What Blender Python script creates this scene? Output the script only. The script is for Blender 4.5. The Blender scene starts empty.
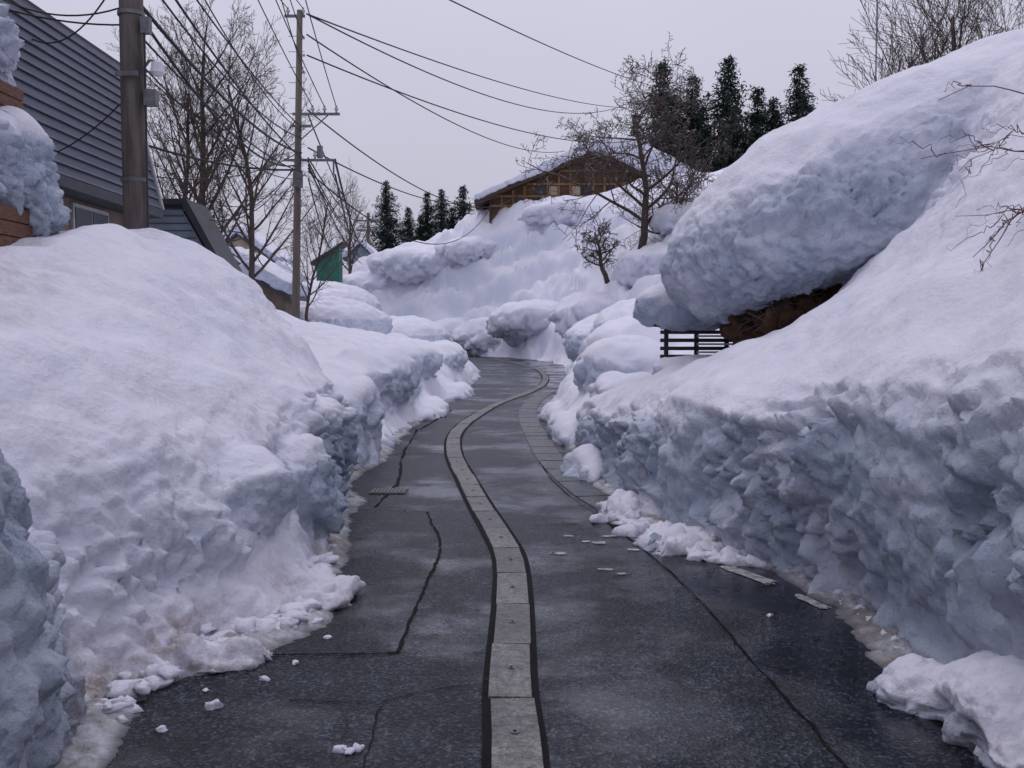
import bpy, math, random
import numpy as np
from mathutils import Vector, Matrix
random.seed(4); np.random.seed(4)
scene=bpy.context.scene

# ------------------------------------------------------------ noise
_rng=np.random.RandomState(11)
PERM=_rng.permutation(256); G=_rng.normal(size=(256,3)); G/=np.linalg.norm(G,axis=1)[:,None]
def perlin(P,seed=0):
    P=np.asarray(P,float)+seed*17.31
    i=np.floor(P).astype(int); f=P-i; u=f*f*f*(f*(f*6-15)+10)
    out=0
    for dx in (0,1):
        for dy in (0,1):
            for dz in (0,1):
                h=PERM[(PERM[(PERM[(i[:,0]+dx)&255]+i[:,1]+dy)&255]+i[:,2]+dz)&255]
                g=G[h]; d=f-np.array([dx,dy,dz])
                w=(u[:,0] if dx else 1-u[:,0])*(u[:,1] if dy else 1-u[:,1])*(u[:,2] if dz else 1-u[:,2])
                out=out+w*(g*d).sum(1)
    return out*1.5
def fbm(P,s,o=3,seed=0):
    r=0;a=1
    for k in range(o):
        r=r+a*perlin(P/s,seed+k); s=s*.5; a*=.5
    return r
def billow(P,s,seed=0):
    return np.abs(perlin(P/s,seed))-.25
def sstep(a,b,x):
    t=np.clip((x-a)/(b-a),0,1); return t*t*(3-2*t)

# ------------------------------------------------------------ materials
def mat(name):
    m=bpy.data.materials.new(name); m.use_nodes=True
    nt=m.node_tree; b=nt.nodes['Principled BSDF']; return m,nt,b
def N(nt,t,**kw):
    n=nt.nodes.new(t)
    for k,v in kw.items(): setattr(n,k,v)
    return n
def noise(nt,scale,detail=4,rough=.55,coord=None):
    n=N(nt,'ShaderNodeTexNoise'); n.inputs['Scale'].default_value=scale
    n.inputs['Detail'].default_value=detail; n.inputs['Roughness'].default_value=rough
    if coord is not None: nt.links.new(coord,n.inputs['Vector'])
    return n
def ramp(nt,src,p0,c0,p1,c1):
    r=N(nt,'ShaderNodeValToRGB'); e=r.color_ramp.elements
    e[0].position=p0; e[0].color=(*c0,1) if len(c0)==3 else c0
    e[1].position=p1; e[1].color=(*c1,1) if len(c1)==3 else c1
    nt.links.new(src,r.inputs[0]); return r
def g3(v): return (v,v,v)
def mixc(nt,fac,a,b,blend='MIX'):
    m=N(nt,'ShaderNodeMix',data_type='RGBA',blend_type=blend)
    for s,v in ((0,fac),(6,a),(7,b)):
        if isinstance(v,(int,float)): m.inputs[s].default_value=v
        elif isinstance(v,tuple): m.inputs[s].default_value=(*v,1)
        else: nt.links.new(v,m.inputs[s])
    return m.outputs[2]
def bump(nt,h,strength,dist,prev=None):
    b=N(nt,'ShaderNodeBump'); b.inputs['Strength'].default_value=strength; b.inputs['Distance'].default_value=dist
    nt.links.new(h,b.inputs['Height'])
    if prev is not None: nt.links.new(prev,b.inputs['Normal'])
    return b.outputs[0]
def objco(nt):
    return N(nt,'ShaderNodeTexCoord').outputs['Object']

def snow_material(name,bs=1.0,far=False):
    m,nt,b=mat(name); co=objco(nt)
    n1=noise(nt,1.6 if not far else .5,6,.65,co)
    base=ramp(nt,n1.outputs[0],.3,(.73,.73,.835),.7,(.835,.82,.885))
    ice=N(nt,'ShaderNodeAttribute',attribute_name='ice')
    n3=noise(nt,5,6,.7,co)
    shade_col=ramp(nt,n3.outputs[0],.35,(.48,.57,.73),.7,(.68,.73,.85))  # steep faces darker and bluer: shade painted in, plus packed-snow tint
    c0=mixc(nt,ice.outputs['Fac'],base.outputs[0],shade_col.outputs[0])
    at=N(nt,'ShaderNodeAttribute',attribute_name='dirt')
    nd=noise(nt,7,6,.75,co)
    mul=N(nt,'ShaderNodeMath',operation='MULTIPLY'); nt.links.new(at.outputs['Fac'],mul.inputs[0])
    r=ramp(nt,nd.outputs[0],.38,g3(0.1),.62,g3(1)); nt.links.new(r.outputs[0],mul.inputs[1])
    col=mixc(nt,mul.outputs[0],c0,(.26,.19,.15))
    nt.links.new(col,b.inputs['Base Color'])
    b.inputs['Roughness'].default_value=.6; b.inputs['Specular IOR Level'].default_value=.25
    if not far:
        a=noise(nt,13,7,.7,co); c=noise(nt,55,5,.75,co)
        v=N(nt,'ShaderNodeTexVoronoi'); v.inputs['Scale'].default_value=24; nt.links.new(co,v.inputs['Vector'])
        st=N(nt,'ShaderNodeMath',operation='MULTIPLY_ADD'); nt.links.new(ice.outputs['Fac'],st.inputs[0]); st.inputs[1].default_value=.65*bs; st.inputs[2].default_value=.33*bs
        bb=N(nt,'ShaderNodeBump'); bb.inputs['Distance'].default_value=.10; nt.links.new(st.outputs[0],bb.inputs['Strength']); nt.links.new(a.outputs[0],bb.inputs['Height'])
        x=bb.outputs[0]; x=bump(nt,v.outputs['Distance'],.25*bs,.03,x); x=bump(nt,c.outputs[0],.7*bs,.016,x)
    else:
        a=noise(nt,1.2,8,.65,co); x=bump(nt,a.outputs[0],.8*bs,.5)
    nt.links.new(x,b.inputs['Normal'])
    return m
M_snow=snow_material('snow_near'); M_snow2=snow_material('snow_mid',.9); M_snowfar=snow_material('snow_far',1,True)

def simple(name,c0,c1,scale,rough=.7,bs=.3,bd=.01,stretch=None,spec=.5,metal=0):
    m,nt,b=mat(name); co=objco(nt)
    if stretch:
        mp=N(nt,'ShaderNodeMapping'); mp.inputs['Scale'].default_value=stretch; nt.links.new(co,mp.inputs[0]); co=mp.outputs[0]
    n=noise(nt,scale,6,.6,co); r=ramp(nt,n.outputs[0],.3,c0,.7,c1)
    nt.links.new(r.outputs[0],b.inputs['Base Color']); b.inputs['Roughness'].default_value=rough
    b.inputs['Specular IOR Level'].default_value=spec; b.inputs['Metallic'].default_value=metal
    nt.links.new(bump(nt,n.outputs[0],bs,bd),b.inputs['Normal']); return m
M_wood=simple('wood_brown',(.07,.032,.02),(.19,.09,.05),3,.75,.6,.02,stretch=(4,4,14))
M_timber=simple('timber_gable',(.06,.03,.016),(.15,.075,.035),1.2,.8)
M_timberl=simple('timber_light',(.15,.08,.038),(.33,.18,.085),1.5,.8)
M_timberd=simple('timber_dark',(.04,.024,.016),(.08,.045,.03),2,.8)
M_plaster=simple('plaster',(.32,.25,.18),(.45,.37,.28),1,.8)
M_roof=simple('roof_metal',(.022,.027,.05),(.05,.06,.10),1.3,.5,.1,stretch=(1,.5,3))
M_rooflip=simple('roof_lip',(.11,.12,.16),(.18,.19,.24),3,.5)
M_roofd=simple('roof_dark',(.02,.022,.03),(.04,.045,.055),3,.5)
M_siding=simple('siding_blue',(.17,.22,.28),(.25,.30,.36),2,.6)
M_sidingw=simple('siding_brown',(.10,.07,.055),(.18,.13,.10),3,.7)
M_green=simple('green_wall',(.01,.12,.08),(.02,.19,.13),2,.5)
M_glass=simple('window_glass',(.015,.02,.028),(.03,.035,.05),1,.12,.02)
M_frame=simple('window_frame',(.3,.3,.3),(.45,.45,.45),4,.5)
M_black=simple('black_paint',(.012,.012,.014),(.03,.03,.032),5,.5)
M_white=simple('weathered_white',(.5,.52,.56),(.7,.7,.74),5,.6)
M_pole=simple('pole_concrete',(.055,.045,.04),(.18,.155,.14),3.5,.85,.5,.01,stretch=(3,3,.3))
M_pole2=simple('pole_far',(.08,.064,.056),(.15,.125,.105),2.5,.85,.4,.01,stretch=(3,3,.35))
M_metal=simple('galv_metal',(.08,.085,.09),(.18,.185,.19),8,.5,metal=.3)
M_wire=simple('cable',(.015,.015,.017),(.03,.03,.034),4,.7,spec=.2)
M_porc=simple('porcelain',(.35,.33,.3),(.5,.5,.48),4,.3)
M_bark=simple('bark',(.04,.027,.023),(.105,.07,.056),6,.9,.5,.02)
M_twig=simple('twig_red',(.06,.025,.02),(.14,.06,.045),6,.8)
M_earth=simple('earth',(.012,.007,.005),(.10,.048,.022),5,.95,1,.08)
M_paint=simple('old_paint',(.10,.10,.105),(.55,.55,.55),14,.5,.4,.004,spec=.3)
M_tar=simple('tar_seam',(.004,.004,.005),(.010,.010,.012),12,.75,.3,.004,spec=.08)
def slush_mat():
    m,nt,b=mat('slush'); co=objco(nt)
    n=noise(nt,9,7,.75,co); r=ramp(nt,n.outputs[0],.35,(.20,.18,.17),.66,(.64,.66,.72))
    nb=noise(nt,1.1,3,.6,co); rb=ramp(nt,nb.outputs[0],.48,g3(0),.6,g3(.6))
    c=mixc(nt,rb.outputs[0],r.outputs[0],(.24,.18,.14))
    sx=N(nt,'ShaderNodeSeparateXYZ'); nt.links.new(co,sx.inputs[0])
    h=ramp(nt,sx.outputs[2],.0,g3(.9),.03,g3(0)); 
    nt.links.new(mixc(nt,h.outputs[0],c,(.07,.07,.08)),b.inputs['Base Color'])
    b.inputs['Roughness'].default_value=.3
    a=noise(nt,45,5,.75,co); nt.links.new(bump(nt,a.outputs[0],.8,.02),b.inputs['Normal']); return m
M_slush=slush_mat()
def concrete(name,lo,hi,rough):
    m,nt,b=mat(name); co=objco(nt)
    n=noise(nt,1.7,7,.7,co); r=ramp(nt,n.outputs[0],.34,lo,.68,hi)
    n2=noise(nt,22,6,.75,co); r2=ramp(nt,n2.outputs[0],.38,g3(.45),.6,g3(1.15))
    v=N(nt,'ShaderNodeTexVoronoi'); v.inputs['Scale'].default_value=110; nt.links.new(co,v.inputs['Vector'])
    r3=ramp(nt,v.outputs['Color'],.2,g3(.7),.9,g3(1.3))
    c=mixc(nt,1.0,r.outputs[0],r2.outputs[0],'MULTIPLY'); c=mixc(nt,1.0,c,r3.outputs[0],'MULTIPLY')
    nt.links.new(c,b.inputs['Base Color'])
    rr=ramp(nt,n.outputs[0],.4,g3(rough*.6),.6,g3(rough)); nt.links.new(rr.outputs[0],b.inputs['Roughness'])
    x=bump(nt,n2.outputs[0],.6,.012); x=bump(nt,v.outputs['Distance'],.4,.004,x); nt.links.new(x,b.inputs['Normal'])
    b.inputs['Specular IOR Level'].default_value=.35
    return m
M_conc=concrete('strip_concrete',(.11,.10,.094),(.27,.255,.245),.55)
M_concb=concrete('strip_concrete_dark',(.07,.065,.062),(.19,.18,.172),.45)
M_conc2=concrete('slab_wet',(.035,.04,.047),(.12,.125,.135),.3)

def bark_snow():
    m,nt,b=mat('bark_snowy'); co=objco(nt)
    n=noise(nt,6,5,.6,co); r=ramp(nt,n.outputs[0],.3,(.035,.024,.02),.7,(.095,.062,.048))
    geo=N(nt,'ShaderNodeNewGeometry'); sx=N(nt,'ShaderNodeSeparateXYZ'); nt.links.new(geo.outputs['Normal'],sx.inputs[0])
    rr=ramp(nt,sx.outputs[2],.6,g3(0),.85,g3(1)); n2=noise(nt,1.3,3,.5,co); r2=ramp(nt,n2.outputs[0],.5,g3(0),.6,g3(1))
    f=mixc(nt,1.0,rr.outputs[0],r2.outputs[0],'MULTIPLY')
    nt.links.new(mixc(nt,f,r.outputs[0],(.6,.62,.7)),b.inputs['Base Color']); b.inputs['Roughness'].default_value=.85; return m
M_barks=bark_snow()
def cedar_mat():
    m,nt,b=mat('cedar_foliage'); co=objco(nt)
    n=noise(nt,.9,4,.6,co); r=ramp(nt,n.outputs[0],.35,(.014,.026,.022),.7,(.04,.06,.042))
    n2=noise(nt,1.7,4,.7,co); r2=ramp(nt,n2.outputs[0],.58,g3(0),.7,g3(.5))
    nt.links.new(mixc(nt,r2.outputs[0],r.outputs[0],(.42,.46,.54)),b.inputs['Base Color']); b.inputs['Roughness'].default_value=.9
    b.inputs['Specular IOR Level'].default_value=.1
    return m
M_cedar=cedar_mat()
def asphalt(name='wet_asphalt',k=1.0,wet=0.0):
    m,nt,b=mat(name); co=objco(nt)
    big=noise(nt,.55,6,.65,co); mid=noise(nt,2.0,8,.75,co); fine=noise(nt,60,4,.8,co)
    c1=ramp(nt,mid.outputs[0],.36,(.006*k,.0078*k,.011*k),.66,(.024*k,.029*k,.039*k))
    vor=N(nt,'ShaderNodeTexVoronoi'); vor.inputs['Scale'].default_value=58; nt.links.new(co,vor.inputs['Vector'])
    sp=ramp(nt,vor.outputs['Color'],.55,g3(.6),.98,g3(5.5))
    c2=mixc(nt,1.0,c1.outputs[0],sp.outputs[0],'MULTIPLY')
    dist=noise(nt,3,4,.6,co); dv=mixc(nt,.12,co,dist.outputs['Color'])
    cr=N(nt,'ShaderNodeTexVoronoi',feature='DISTANCE_TO_EDGE'); cr.inputs['Scale'].default_value=1.5; nt.links.new(dv,cr.inputs['Vector'])
    cm=ramp(nt,cr.outputs['Distance'],.004,g3(1),.012,g3(0)); cmask=noise(nt,.8,3,.5,co); cmr=ramp(nt,cmask.outputs[0],.50,g3(0),.58,g3(.9))
    cf=mixc(nt,1.0,cm.outputs[0],cmr.outputs[0],'MULTIPLY')
    c3=mixc(nt,cf,c2,(.003,.003,.004))
    nt.links.new(c3,b.inputs['Base Color'])
    sx=N(nt,'ShaderNodeSeparateXYZ'); nt.links.new(co,sx.inputs[0])
    ma=N(nt,'ShaderNodeMath',operation='MULTIPLY_ADD'); nt.links.new(sx.outputs[0],ma.inputs[0]); ma.inputs[1].default_value=.03; nt.links.new(big.outputs[0],ma.inputs[2])
    ad=N(nt,'ShaderNodeMath',operation='ADD'); nt.links.new(ma.outputs[0],ad.inputs[0]); ad.inputs[1].default_value=wet
    pud=ramp(nt,ad.outputs[0],.47,g3(.40),.58,g3(.05))
    rr=mixc(nt,.25,pud.outputs[0],mid.outputs[0],'MULTIPLY'); nt.links.new(rr,b.inputs['Roughness'])
    inv=ramp(nt,ad.outputs[0],.49,g3(1),.60,g3(.10))
    spc=ramp(nt,ad.outputs[0],.46,g3(.18),.58,g3(.42)); nt.links.new(spc.outputs[0],b.inputs['Specular IOR Level'])
    bp=N(nt,'ShaderNodeBump'); bp.inputs['Distance'].default_value=.010
    nt.links.new(inv.outputs[0],bp.inputs['Strength']); nt.links.new(vor.outputs['Distance'],bp.inputs['Height'])
    bq=N(nt,'ShaderNodeBump'); bq.inputs['Distance'].default_value=.006
    nt.links.new(inv.outputs[0],bq.inputs['Strength']); nt.links.new(fine.outputs[0],bq.inputs['Height']); nt.links.new(bp.outputs[0],bq.inputs['Normal'])
    x=bump(nt,mid.outputs[0],.12,.03,bq.outputs[0])
    nt.links.new(x,b.inputs['Normal'])
    return m
M_asph=asphalt(); M_patch=asphalt('wet_asphalt_patch',.8,.02); M_patchr=asphalt('wet_asphalt_soaked',.7,.06)

# ------------------------------------------------------------ mesh builder
class MB:
    def __init__(s): s.v=[]; s.f=[]; s.m=[]; s.mats=[]
    def mi(s,m):
        if m not in s.mats: s.mats.append(m)
        return s.mats.index(m)
    def add(s,vs,fs,m):
        o=len(s.v); s.v+= [tuple(v) for v in vs]; k=s.mi(m)
        for f in fs: s.f.append(tuple(i+o for i in f)); s.m.append(k)
    def box(s,a,b,m):
        x0,y0,z0=a;x1,y1,z1=b
        vs=[(x0,y0,z0),(x1,y0,z0),(x1,y1,z0),(x0,y1,z0),(x0,y0,z1),(x1,y0,z1),(x1,y1,z1),(x0,y1,z1)]
        s.add(vs,[(0,3,2,1),(4,5,6,7),(0,1,5,4),(1,2,6,5),(2,3,7,6),(3,0,4,7)],m)
    def prism(s,poly,y0,y1,m):
        n=len(poly); vs=[(x,y0,z) for x,z in poly]+[(x,y1,z) for x,z in poly]
        fs=[tuple(range(n)),tuple(reversed(range(n,2*n)))]+[(i,i+n,(i+1)%n+n,(i+1)%n) for i in range(n)]
        s.add(vs,fs,m)
    def tube(s,pts,rads,m,n=6):
        pts=[Vector(p) for p in pts]; vs=[];fs=[]
        ref=None
        for i,p in enumerate(pts):
            d=(pts[min(i+1,len(pts)-1)]-pts[max(i-1,0)]).normalized()
            if ref is None: ref=d.orthogonal()
            u=(ref-d*ref.dot(d))
            if u.length<1e-5: u=d.orthogonal()
            u.normalize(); ref=u; w=d.cross(u); r=rads[i] if hasattr(rads,'__len__') else rads
            for k in range(n):
                a=2*math.pi*k/n; vs.append(p+(u*math.cos(a)+w*math.sin(a))*r)
        for i in range(len(pts)-1):
            for k in range(n):
                fs.append((i*n+k,i*n+(k+1)%n,(i+1)*n+(k+1)%n,(i+1)*n+k))
        fs.append(tuple(reversed(range(n)))); fs.append(tuple(range((len(pts)-1)*n,len(pts)*n)))
        s.add(vs,fs,m)
    def obj(s,name,parent=None,smooth=False):
        me=bpy.data.meshes.new(name); me.from_pydata(s.v,[],s.f); me.update()
        for m in s.mats: me.materials.append(m)
        me.polygons.foreach_set('material_index',s.m)
        if smooth: me.polygons.foreach_set('use_smooth',[True]*len(s.f))
        o=bpy.data.objects.new(name,me); scene.collection.objects.link(o)
        if parent: o.parent=parent
        return o
def group(name,parts,smooth=()):
    e=bpy.data.objects.new(name,None); scene.collection.objects.link(e)
    for k,mb in parts.items(): mb.obj(k,e,k in smooth)
    return e

# ------------------------------------------------------------ snow
def loft(stations,step=.2,M=40,sm=2,closedprof=False):
    ys=np.array([s[0] for s in stations],float); P=[]
    for y,pr in stations:
        pr=np.array(pr,float); d=np.r_[0,np.cumsum(np.linalg.norm(np.diff(pr,axis=0),axis=1))]
        t=np.linspace(0,d[-1],M); P.append(np.c_[np.interp(t,d,pr[:,0]),np.interp(t,d,pr[:,1])])
    P=np.array(P); yy=np.arange(ys[0],ys[-1]+1e-6,step)
    Q=np.zeros((len(yy),M,2))
    for j in range(M):
        for c in range(2): Q[:,j,c]=np.interp(yy,ys,P[:,j,c])
    for _ in range(sm):
        Q[1:-1]=(Q[:-2]+2*Q[1:-1]+Q[2:])/4
    n=M+(0 if closedprof else 2); vs=[];fs=[]
    for i,y in enumerate(yy):
        for j in range(M): vs.append((Q[i,j,0],y,Q[i,j,1]))
        if not closedprof:
            vs.append((Q[i,-1,0],y,-.6)); vs.append((Q[i,0,0],y,-.6))
    for i in range(len(yy)-1):
        for j in range(n):
            k=(j+1)%n; fs.append((i*n+j,i*n+k,(i+1)*n+k,(i+1)*n+j))
    fs.append(tuple(reversed(range(n)))); fs.append(tuple((len(yy)-1)*n+j for j in range(n)))
    return vs,fs
def ell(c,r,e=1.0,nu=24,nv=14,rot=0):
    vs=[];fs=[]
    def p(v): return math.copysign(abs(v)**e,v)
    for i in range(nv+1):
        a=-math.pi/2+math.pi*i/nv
        for j in range(nu):
            b=2*math.pi*j/nu
            x,y,z=p(math.cos(a))*p(math.cos(b))*r[0],p(math.cos(a))*p(math.sin(b))*r[1],p(math.sin(a))*r[2]
            vs.append((c[0]+x*math.cos(rot)-y*math.sin(rot),c[1]+x*math.sin(rot)+y*math.cos(rot),c[2]+z))
    for i in range(nv):
        for j in range(nu):
            k=(j+1)%nu; fs.append((i*nu+j,i*nu+k,(i+1)*nu+k,(i+1)*nu+j))
    return vs,fs
def snow_mass(name,pieces,voxel,smooth,disp,material,dirt=None,parent=None,shade_k=1.0):
    vs=[];fs=[]
    for v,f in pieces:
        o=len(vs); vs+=v; fs+=[tuple(i+o for i in q) for q in f]
    me=bpy.data.meshes.new(name+'_src'); me.from_pydata(vs,[],fs); me.update()
    o=bpy.data.objects.new(name,me); scene.collection.objects.link(o)
    r=o.modifiers.new('r','REMESH'); r.mode='VOXEL'; r.voxel_size=voxel
    if smooth:
        s=o.modifiers.new('s','SMOOTH'); s.factor=.5; s.iterations=smooth
    dg=bpy.context.evaluated_depsgraph_get(); me2=bpy.data.meshes.new_from_object(o.evaluated_get(dg))
    o.modifiers.clear(); o.data=me2; me2.name=name
    n=len(me2.vertices); co=np.zeros(n*3); me2.vertices.foreach_get('co',co); co=co.reshape(-1,3)
    nr=np.zeros(n*3); me2.vertex_normals.foreach_get('vector',nr); nr=nr.reshape(-1,3)
    co2=disp(co,nr); me2.vertices.foreach_set('co',co2.ravel()); me2.update()
    a=me2.attributes.new('dirt','FLOAT','POINT')
    d=np.zeros(n) if dirt is None else np.clip(dirt(co2,nr),0,1)
    a.data.foreach_set('value',d.astype(np.float32))
    a=me2.attributes.new('ice','FLOAT','POINT')
    ic=sstep(.62,.25,nr[:,2])*np.clip(.8+.5*perlin(co/.8,21),0,1)*shade_k  # slope mask for the shade painted into the snow colour
    a.data.foreach_set('value',ic.astype(np.float32))
    me2.polygons.foreach_set('use_smooth',np.ones(len(me2.polygons),bool))
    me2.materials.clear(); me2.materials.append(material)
    if parent: o.parent=parent
    print(name,n)
    return o
def disp_near(k=1.0,calm=None):
    def f(co,nr):
        s=sstep(.74,.36,nr[:,2]); s=np.maximum(s,sstep(.5,.1,co[:,2])*.7)
        W=co+.14*np.c_[perlin(co/.4,31),perlin(co/.4,32),perlin(co/.4,33)]
        W2=co+.04*np.c_[perlin(co/.13,41),perlin(co/.13,42),perlin(co/.13,43)]
        rough=.20*billow(W,.85,1)+.17*billow(W,.38,2)+.12*billow(W2,.17,3)+.065*billow(W2,.09,5)-.01
        soft=.11*fbm(co,1.3,3,7)+.02*perlin(co/.22,9)+.014*billow(W2,.11,4)
        gate=.6+.9*sstep(-.3,.3,perlin(co/1.5,12))
        if calm is not None:
            c=calm(co); gate=gate*(1-.62*c)
        low=-.06*sstep(.6,.1,co[:,2])
        return co+nr*((s*rough*gate+(1-s)*soft)*k+low)[:,None]
    return f
def disp_soft(sc,amp,rough=.5):
    def f(co,nr):
        s=sstep(.7,.3,nr[:,2])
        return co+nr*(amp*(fbm(co,sc,3,3)*.7+s*rough*(billow(co,sc*.35,4)*1.2+billow(co,sc*.16,5)*.7+billow(co,sc*.08,6)*.35)))[:,None]
    return f

Lst=[(1.5,[(-2.2,0),(-2.2,.8),(-2.4,1.5),(-3.0,1.9),(-4,2.2),(-7,2.4)]),
(3.2,[(-1.8,0),(-1.75,.7),(-1.85,1.3),(-2.2,1.9),(-3,2.1),(-4,2.3),(-7,2.4)]),
(4.2,[(-1.88,0),(-1.82,.5),(-1.9,.95),(-2.08,1.65),(-2.5,1.95),(-3.4,2.1),(-7,2.7)]),
(4.8,[(-2.05,0),(-2.1,.4),(-2.4,.9),(-2.9,1.4),(-3.8,2.0),(-5,2.5),(-7,2.7)]),
(5.5,[(-2.1,0),(-2.3,.1),(-2.45,.35),(-2.7,.8),(-3.1,1.4),(-3.8,2.05),(-5,2.6),(-7,2.8)]),
(6.0,[(-1.65,0),(-1.9,.08),(-2.1,.3),(-2.35,.7),(-2.65,1.15),(-3.1,1.65),(-3.9,2.3),(-5,2.6),(-7,2.8)]),
(6.8,[(-1.25,0),(-1.5,.08),(-1.85,.28),(-2.1,.8),(-2.4,1.3),(-2.95,1.85),(-4,2.45),(-5,2.65),(-7,2.8)]),
(8.0,[(-1.42,0),(-1.6,.12),(-1.85,.5),(-2.0,1.0),(-2.4,1.5),(-3.3,2.15),(-4.2,2.55),(-5.5,2.7),(-7,2.8)]),
(9.5,[(-1.72,0),(-1.8,.5),(-1.85,1.0),(-2.1,1.42),(-2.75,1.95),(-3.4,2.45),(-4.2,2.9),(-5.5,2.7),(-7,2.8)]),
(11,[(-1.9,0),(-1.83,.5),(-1.85,1.0),(-2.02,1.38),(-2.7,2.0),(-3.3,2.6),(-4,3.08),(-4.6,3.15),(-7,2.8)]),
(12.3,[(-1.95,0),(-1.9,.4),(-1.92,.9),(-2.12,1.33),(-2.8,2.1),(-3.2,2.6),(-3.75,3.0),(-4.3,3.25),(-5,3.25),(-7,2.9)]),
(13.3,[(-2.3,0),(-2.35,.3),(-2.6,.7),(-3,1.2),(-3.6,1.8),(-5,2.4),(-7,2.5)])]
def left_dirt(co,nr):
    st=sstep(1.0,0,np.hypot((co[:,0]+4.1)/.9,(co[:,2]-2.2)/.8)+np.abs(co[:,1]-8)*.1)*.55
    st2=sstep(.2,.6,perlin(co/np.array([.5,1.0,1.4]),45))*.24*sstep(.5,1.2,co[:,2])*sstep(-2.2,-3,co[:,0])
    toe=sstep(.45,.02,co[:,2])*sstep(6.6,5.6,co[:,1])*.7
    return sstep(.4,.0,co[:,2])*.75*sstep(-.3,.2,perlin(co/.7,40))+st+st2+toe+.03
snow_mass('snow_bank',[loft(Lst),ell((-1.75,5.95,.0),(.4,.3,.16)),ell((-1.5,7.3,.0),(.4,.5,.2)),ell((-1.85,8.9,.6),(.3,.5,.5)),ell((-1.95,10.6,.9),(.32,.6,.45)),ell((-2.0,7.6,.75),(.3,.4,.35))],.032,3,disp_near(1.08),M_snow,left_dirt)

Rst=[(1.5,[(2.4,0),(2.5,.5),(2.5,1.2),(2.6,1.8),(3.2,2.3),(4.5,3.2),(9,4.5)]),
(4.5,[(2.35,0),(2.45,.4),(2.45,1),(2.5,1.5),(2.7,1.9),(3.3,2.5),(4.5,3.7),(6,4.7),(9,5.2)]),
(6,[(2.4,0),(2.5,.2),(2.38,.7),(2.32,1.35),(2.5,1.75),(3,2.2),(4,3.1),(5.2,4.2),(7,5),(9,5.3)]),
(7.4,[(2.35,0),(2.42,.2),(2.25,.7),(2.18,1.25),(2.38,1.62),(2.9,2.05),(3.8,2.9),(5,4.1),(7,5.2),(9,5.6)]),
(8.5,[(2.05,0),(2.12,.2),(1.95,.7),(1.93,1.2),(2.2,1.55),(2.8,1.95),(3.8,2.75),(5,4.1),(7,5.4),(9,5.8)]),
(10,[(1.55,0),(1.65,.2),(1.56,.7),(1.66,1.15),(2.0,1.45),(2.7,1.85),(3.7,2.6),(4.7,3.8),(5.6,4.8),(7,5.6),(9,6)]),
(12,[(1.2,0),(1.3,.4),(1.35,.85),(1.55,1.2),(1.95,1.48),(2.7,1.78),(3.8,2.3),(4.7,3.1),(5.3,4.6),(6.2,5.6),(9,6.5)]),
(14,[(1.1,0),(1.15,.4),(1.2,.8),(1.6,1.15),(2.4,1.5),(3.7,1.9),(4.8,3.1),(5.4,4.9),(6.4,5.8),(9,6.6)]),
(16,[(1.05,0),(1.1,.4),(1.3,.8),(1.8,1.05),(3,1.4),(4.8,2.2),(5.8,4.4),(7,5.6),(9,6.4)]),
(18,[(1.0,0),(1.1,.4),(1.4,.7),(1.9,1.0),(3,1.2),(5,2.0),(6.5,3.6),(9,5)])]
prof=np.array([(2.0,2.85),(2.12,3.25),(2.55,3.85),(3.2,4.38),(4.1,4.92),(5,5.33),(6,5.75),(7.5,6.1),(7.5,3.0),(4.9,2.75),(3.9,2.42),(3.1,2.12),(2.5,2.17),(2.12,2.45)])
def corn(y,s,dx=0,dz=0):
    c=np.array([5.2,3.9]); q=c+(prof-c)*s+np.array([dx,dz]); q=np.vstack([q,q[:1]]); return (y,[tuple(a) for a in q])
corniche=loft([corn(11.3,.25,-.2,-.3),corn(11.45,.5,-.1,-.2),corn(11.8,.75),corn(12.3,.9),corn(13,1.0),corn(14,1.0,.05),corn(15.5,.93,.2),corn(17,.7,.3),corn(17.5,.4,.6)],.12,48,2,True)
def right_dirt(co,nr):
    return sstep(.3,.0,co[:,2])*.55*sstep(-.25,.25,perlin(co/.9,40))+.02
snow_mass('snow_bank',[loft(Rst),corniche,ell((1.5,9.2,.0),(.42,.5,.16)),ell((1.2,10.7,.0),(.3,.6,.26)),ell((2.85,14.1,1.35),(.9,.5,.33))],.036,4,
   disp_near(1.08,lambda co: sstep(10.9,11.6,co[:,1])*sstep(2.0,2.3,co[:,2])*.8),M_snow,right_dirt)
snow_mass('snow_mound',[ell((2.65,4.8,.1),(.6,.6,.36)),ell((2.2,5.3,.02),(.32,.35,.24)),ell((2.95,5.2,.2),(.5,.5,.48)),ell((2.35,4.4,.05),(.3,.3,.2))],.02,2,disp_near(1.2),M_snow,right_dirt)

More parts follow.
